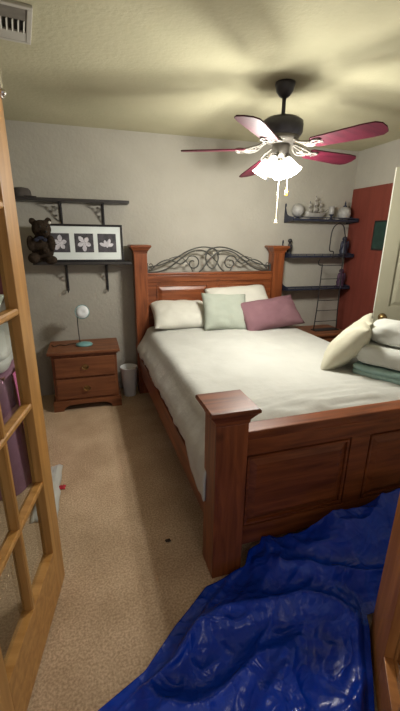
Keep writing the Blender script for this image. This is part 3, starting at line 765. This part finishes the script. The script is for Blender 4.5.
# iron rack standing on the right nightstand
rk = thing('iron_rack', 'black wrought iron ladder rack standing in front of the right wall shelves', 'rack', (2.46, 3.43, .564))
r = .006
MB().tube([(-.135, 0, 0), (-.12, 0, .30), (-.115, 0, .68), (-.12, 0, .70), (-.155, 0, .71), (-.165, 0, .74), (-.15, 0, .76)], r, 8, 4).build('upright', M['iron'], rk, True)
MB().tube([(.155, 0, 0), (.14, 0, .30), (.13, 0, .68), (.125, 0, .9), (.12, 0, 1.0)], r, 8, 4).build('upright', M['iron'], rk, True)
MB().tube([(.0, 0, .78), (.0, 0, .84), (-.045, 0, .85), (-.05, 0, .93), (-.045, 0, 1.03), (-.02, 0, 1.09), (.035, 0, 1.12), (.09, 0, 1.09), (.12, 0, 1.0)], r, 8, 4).build('top_arch', M['iron'], rk, True)
for z in (.1, .22, .33, .45, .56, .70):
    MB().tube([(-.13 + .02 * z, 0, z), (.15 - .03 * z, 0, z)], .004, 6).build('rung', M['iron'], rk, True)
MB().tube([(.0, 0, .78), (.125, 0, .80)], .004, 6).build('rung', M['iron'], rk, True)
MB().box(-.14, .16, -.05, .05, 0, .008, .002).build('foot_plate', M['iron'], rk)

# dark picture hung on the red door
dp = thing('wall_picture', 'small dark green picture hanging on the red door', 'picture', (XR - .014, 3.135, 1.43))
MB().box(-.015, 0, -.12, .12, 0, .28, .003).build('frame', M['frameblack'], dp)
MB().box(-.0165, -.014, -.105, .105, .015, .265).build('picture_panel', M['darkpic'], dp)

# ------------------------------------------------------------------ ceiling fan
fan = thing('ceiling_fan', 'dark ceiling fan with five mahogany blades and four glowing glass shades over the bed', 'ceiling fan', (FAN.x, FAN.y, 2.02))
Z0 = 2.02
MB().lathe([(.001, ZC - Z0), (.058, ZC - Z0), (.06, ZC - Z0 - .012), (.05, ZC - Z0 - .045), (.03, ZC - Z0 - .07), (.016, ZC - Z0 - .078), (.001, ZC - Z0 - .08)], 28).build('canopy', M['fanmetal'], fan, True)
MB().tube([(0, 0, ZC - Z0 - .07), (0, 0, .20)], .012, 14).build('downrod', M['fanmetal'], fan, True)
MB().lathe([(.001, .225), (.02, .225), (.035, .21), (.10, .20), (.122, .185), (.126, .165), (.124, .125), (.11, .105), (.001, .10)], 36).build('motor_housing', M['fanmetal'], fan, 'auto')
MB().lathe([(.001, .105), (.108, .105), (.1, .085), (.08, .07), (.06, .065), (.001, .064)], 32).build('bottom_plate', M['pewter'], fan, True)
MB().lathe([(.001, .066), (.05, .066), (.054, .055), (.05, .01), (.036, -.005), (.001, -.006)], 28).build('switch_housing', M['pewter'], fan, True)
for k in range(5):
    a = math.radians((11.3, 86.5, 156, 226, 299)[k])
    rz = Matrix.Rotation(a, 4, 'Z')
    pitch = Matrix.Translation((0, 0, .036)) @ Matrix.Rotation(math.radians(-11), 4, 'X')
    rz = Matrix.Rotation(math.radians(-2.4), 4, 'X') @ Matrix.Rotation(math.radians(.8 + (0)), 4, 'Y') @ rz @ Matrix.Rotation(math.radians((-.5, 4, 0, 0, 0)[k]), 4, 'Y')
    bi = MB()
    for sg in (-1, 1):
        bi.tube([(.085, 0, .078), (.11, .02 * sg, .07), (.14, .045 * sg, .05), (.18, .052 * sg, .038), (.22, .03 * sg, .036), (.2, .008 * sg, .036), (.165, .012 * sg, .04), (.15, .028 * sg, .046)], .0065, 8, 4, rz)
        bi.tube([(.22, .03 * sg, .036), (.25, .045 * sg, .036), (.275, .03 * sg, .037), (.262, .015 * sg, .036)], .006, 8, 4, rz)
    bi.tube([(.08, 0, .08), (.13, 0, .058), (.2, 0, .036), (.28, 0, .037)], .006, 8, 4, rz)
    bi.build('blade_iron', M['pewter'], fan, 'auto')
    bl = MB()
    pts = [(.215, -.045), (.23, -.056), (.53, -.073), (.59, -.068), (.618, -.045), (.627, 0), (.618, .045), (.59, .068), (.53, .073), (.23, .056), (.215, .045)]
    bl.prism(pts, .0, .007, 'xy', rz @ pitch)
    o = bl.build('fan_blade', M['blade'], fan)
for k in range(4):
    a = PI / 4 + k * PI / 2
    m = Matrix.Translation((-.02, 0, 0)) @ Matrix.Rotation(a, 4, 'Z') @ Matrix.Translation((.056, 0, -.01)) @ Matrix.Rotation(math.radians(180 - 32), 4, 'Y') @ Matrix.Diagonal((.82, .82, .9, 1))
    MB().tube([(.03, 0, .0), (.05, 0, .005), (.066, 0, -.015)], .009, 8, 3, Matrix.Rotation(a, 4, 'Z')).lathe([(.001, -.004), (.02, -.004), (.024, .004), (.022, .016), (.001, .017)], 16, m).build('lamp_arm', M['pewter'], fan, True)
    sh_ = MB()
    sh_.lathe([(.022, .012), (.026, .02), (.036, .045), (.042, .07), (.05, .095), (.064, .118), (.061, .119), (.046, .094), (.038, .07), (.032, .046), (.022, .024)], 32, m, .035, 8)
    sh_.build('lamp_shade', M['glow'], fan, True)
ch = MB().tube([(-.012, -.03, 0), (-.014, -.03, -.37)], .0022, 6)
ch.build('pull_chain', M['chain'], fan)
MB().lathe([(.001, .0), (.004, 0), (.011, -.02), (.012, -.026), (.001, -.027)], 12, Matrix.Translation((-.014, -.03, -.37))).build('chain_bell', M['chain'], fan, True)
MB().tube([(.045, -.03, 0), (.046, -.03, -.19)], .0015, 6).build('pull_chain', M['chain'], fan)
MB().lathe([(.001, .0), (.006, -.004), (.009, -.02), (.006, -.04), (.001, -.042)], 12, Matrix.Translation((.046, -.03, -.185))).build('chain_fob', M['amber'], fan, True)['label'] = 'amber fob'

# ------------------------------------------------------------------ ceiling vent
vt = thing('ceiling_vent', 'white metal air vent set in the ceiling at the upper left', 'vent', (-.351, 2.072, ZC), math.radians(8.5))
vw, vd = .38, .33
m = MB(); b_ = .022
m.box(-vw / 2, vw / 2, -vd / 2, -vd / 2 + b_, -.012, 0, .003).box(-vw / 2, vw / 2, vd / 2 - b_, vd / 2, -.012, 0, .003).box(-vw / 2, -vw / 2 + b_, -vd / 2 + b_, vd / 2 - b_, -.012, 0, .003).box(vw / 2 - b_, vw / 2, -vd / 2 + b_, vd / 2 - b_, -.012, 0, .003)
m.build('vent_frame', M['vent'], vt)
MB().box(-vw / 2 + b_, vw / 2 - b_, -vd / 2 + b_, vd / 2 - b_, -.003, -.001).build('duct_back', M['dark'], vt)
MB().box(-vw / 2 + b_, vw / 2 - b_, .06, vd / 2 - b_, -.010, -.003).build('face_plate', M['vent'], vt)
MB().box(-vw / 2 + b_, vw / 2 - b_, -vd / 2 + b_, -.045, -.009, -.003, mat=None).build('damper_plate', M['ventgrey'], vt)
for k in range(15):
    x = -vw / 2 + b_ + .012 + k * .0225
    MB().box(-.0012, .0012, -.045, .06, -.007, .007, mat=Matrix.Translation((x, 0, -.009)) @ Matrix.Rotation(math.radians(35), 4, 'Y')).build('louvre', M['vent'], vt)

# ------------------------------------------------------------------ blue tarp
def tarp():
    bm = bmesh.new()
    def lin(tab, x):
        for (a, va_), (b, vb) in zip(tab, tab[1:]):
            if x <= b: return va_ + (vb - va_) * max(0, (x - a)) / (b - a)
        return tab[-1][1]
    top = [(-.275, .775), (-.08, .873), (.084, .945), (.227, 1.076), (.40, 1.205), (.60, 1.225), (.64, 1.28), (.74, 1.27), (.82, 1.24), (1.02, 1.205), (1.4, 1.2), (1.9, 1.2)]
    edz = [(-.3, 0), (.3, 0.0), (.45, .015), (.62, .055), (.82, .15), (1.02, .225), (1.2, .245), (1.4, .27), (1.9, .24)]
    bot = [(-.275, .32), (-.1, .20), (.5, .18), (.57, .245), (.935, .79), (.965, .845), (1.9, .845)]
    NX, NY = 260, 130
    rows = []
    for i in range(NX + 1):
        x = -.275 + i / NX * 2.1
        yt, yb = lin(top, x), lin(bot, x)
        col = []
        for j in range(NY + 1):
            t = j / NY; y = yb + (yt - yb) * t
            mound = lin(edz, x) * (.45 * sstep(.62, 1.2, y) + .55 * sstep(.95, 1.2, y))
            mound += .05 * sstep(.25, .7, x) * sstep(.5, .8, y) * (1 - sstep(.95, 1.2, y))
            edge = min(t * (yt - yb), (1 - t) * (yt - yb) + (.3 if x > .7 else 0), x + .275 + .01)
            e = sstep(0, .10, edge) if x < .5 else max(.35, sstep(0, .1, edge))
            # distance from the left diagonal border
            dleft = (x - lin([(.5, -.5), (.775, -.275), (.873, -.08), (.945, .084), (1.076, .227), (1.205, .40), (1.3, .55)], y)) * .6
            flat = .25 + .75 * sstep(.05, .10, dleft)
            n1 = 1 - abs(noise.noise(Vector((x * 3.1 + y * 1.5, y * 4.2 - x * .8, 2)))) * 2
            n2 = 1 - abs(noise.noise(Vector((x * 7.3 - y * 3, y * 8.1 + x * 2, 5)))) * 2
            n3 = 1 - abs(noise.noise(Vector((x * 17 + y * 5, y * 19, 9)))) * 2
            z = .006 + mound + e * flat * (.055 * max(0, n1) ** 1.5 + .020 * max(0, n2) ** 1.5 + .004 * max(0, n3))
            z += .022 * math.exp(-((dleft - .075) / .016) ** 2) * e
            xx, yy2 = x, y
            col.append(bm.verts.new((xx, yy2, z)))
        rows.append(col)
    for i in range(NX):
        for j in range(NY): bm.faces.new((rows[i][j], rows[i + 1][j], rows[i + 1][j + 1], rows[i][j + 1]))
    bmesh.ops.recalc_face_normals(bm, faces=bm.faces[:])
    me = bpy.data.meshes.new('tarp'); bm.to_mesh(me); bm.free(); me.materials.append(M['tarp'])
    if me.polygons[0].normal.z < 0: me.flip_normals()
    for p in me.polygons: p.use_smooth = True
    o = bpy.data.objects.new('tarp', me); C.objects.link(o)
    o.modifiers.new('t', 'SOLIDIFY').thickness = .002
    props(o, 'crumpled shiny blue plastic tarp spread on the carpet before the footboard', 'tarp')
tarp()

# ------------------------------------------------------------------ behind the glass door: draped table and things on it
dt = thing('draped_table', 'table draped in dusky purple cloth, seen through the glass of the left door', 'table', (-.885, 2.55, 0))
bm = bmesh.new(); N = 140; tw, td, th = .39, .40, .76
rings = []
for k, (z, e) in enumerate([(0.004, .035), (.15, .028), (.35, .02), (.55, .012), (.70, .005), (.745, .0), (.76, -.012), (.762, -.06), (.762, -.2)]):
    ring = []
    for i in range(N):
        a = 2 * PI * i / N; c, s = math.cos(a), math.sin(a); p = 9
        rr = (abs(c) ** p + abs(s) ** p) ** (-1 / p)
        f = .016 * math.sin(a * 17 + math.sin(a * 3) * 2) * max(0, 1 - z / .74)
        ring.append(bm.verts.new(((tw + e + f) * rr * c, (td + e + f) * rr * s, z)))
    rings.append(ring)
for i in range(len(rings) - 1):
    for k in range(N): bm.faces.new((rings[i][k], rings[i][(k + 1) % N], rings[i + 1][(k + 1) % N], rings[i + 1][k]))
bm.faces.new(rings[-1])
x = MB(); x.bm.free(); x.bm = bm; x.build('tablecloth', M['purple'], dt, True)
for sx in (-1, 1):
    for sy in (-1, 1): MB().box(sx * .34 - .02, sx * .34 + .02, sy * .34 - .02, sy * .34 + .02, 0, .74, .003).build('leg', M['night_z'], dt)
MB().box(-.37, .37, -.37, .37, .74, .756, .003).build('tabletop', M['night_x'], dt)
pk = MB(); g0 = []
for j in range(12):
    z = .02 + j * .068
    g0.append([pk.bm.verts.new((tw + .048 - .02 * z + .008 * math.sin(i * 1.3 + j * .3), -.36 + i * .028, z)) for i in range(8)])
for j in range(11):
    for i in range(7): pk.bm.faces.new((g0[j][i], g0[j][i + 1], g0[j + 1][i + 1], g0[j + 1][i]))
po = pk.build('pink_runner', M['pink'], dt, True); po.modifiers.new('s', 'SOLIDIFY').thickness = .006
po['label'] = 'bright pink strip of cloth'
q = pile(soft_box('quilt', .78, .78, 0, .15, M['white_fabric'], 2, 5, .016, 4, 8, round_top=.02), (-.89, 2.55, .766), 0)
props(q, 'folded white quilt lying on the purple draped table behind the left door', 'quilt')
pillow('throw_pillow', 'pale green pillow on the white quilt behind the left door', .46, .34, .13, M['mint'], (-.80, 2.50, .985), 0, math.radians(62), 0, 21)
# garment hanging on the back wall
gm = thing('hanging_garment', 'dark maroon garment hanging on the back wall, seen through the left door', 'clothes', (-.80, 3.60, 1.0))
g1 = MB(); rings = []
for z, w2_, d2 in ((0, .2, .028), (.2, .195, .032), (.45, .175, .034), (.62, .17, .034), (.70, .13, .028), (.735, .05, .02)):
    rings.append([g1.bm.verts.new((w2_ * math.cos(2 * PI * k / 48), (d2 + .006 * math.sin(k * 1.9)) * math.sin(2 * PI * k / 48), z)) for k in range(48)])
for i in range(len(rings) - 1):
    for k in range(48): g1.bm.faces.new((rings[i][k], rings[i][(k + 1) % 48], rings[i + 1][(k + 1) % 48], rings[i + 1][k]))
g1.bm.faces.new(rings[0]); g1.bm.faces.new(rings[-1])
g1.build('cloth', M['garment'], gm, True)
MB().tube([(0, 0, .73), (0, 0, .775), (0, .02, .80), (0, .045, .80), (0, .072, .79)], .004, 6, 4).build('hanger_hook', M['chrome'], gm, True)

# scraps on the carpet
def crumple(name, label, loc, sx, sy, h, mat, seed, cat):
    bm = bmesh.new(); n = 22; g = []
    for j in range(n + 1):
        row = []
        for i in range(n + 1):
            u, v = -1 + 2 * i / n, -1 + 2 * j / n
            r_ = max(abs(u), abs(v)); a = math.atan2(v, u)
            k = 1 + .22 * fbm((math.cos(a) * 1.5 + seed, math.sin(a) * 1.5, 0))
            z = .004 + h * (1 - r_ ** 2) * (.45 + .9 * abs(fbm((u * 2.5, v * 2.5, seed))))
            row.append(bm.verts.new((u * sx * k, v * sy * k, z)))
        g.append(row)
    for j in range(n):
        for i in range(n): bm.faces.new((g[j][i], g[j][i + 1], g[j + 1][i + 1], g[j + 1][i]))
    me = bpy.data.meshes.new(name); bm.to_mesh(me); bm.free(); me.materials.append(mat)
    for p in me.polygons: p.use_smooth = True
    o = bpy.data.objects.new(name, me); C.objects.link(o); o.location = loc
    o.modifiers.new('s', 'SOLIDIFY').thickness = .003
    return props(o, label, cat)
crumple('crumpled_cloth', 'crumpled white cloth on the carpet behind the left door edge', (-.355, 2.12, 0), .075, .27, .10, M['white_fabric'], 3, 'cloth')
crumple('cloth_scrap', 'tiny red scrap on the carpet beside the white cloth', (-.275, 2.13, 0), .022, .02, .02, M['redcloth'], 5, 'scrap')
crumple('lint', 'small dark piece of lint on the carpet left of the bed post', (.29, 1.526, 0), .014, .01, .008, M['crumb'], 8, 'lint')
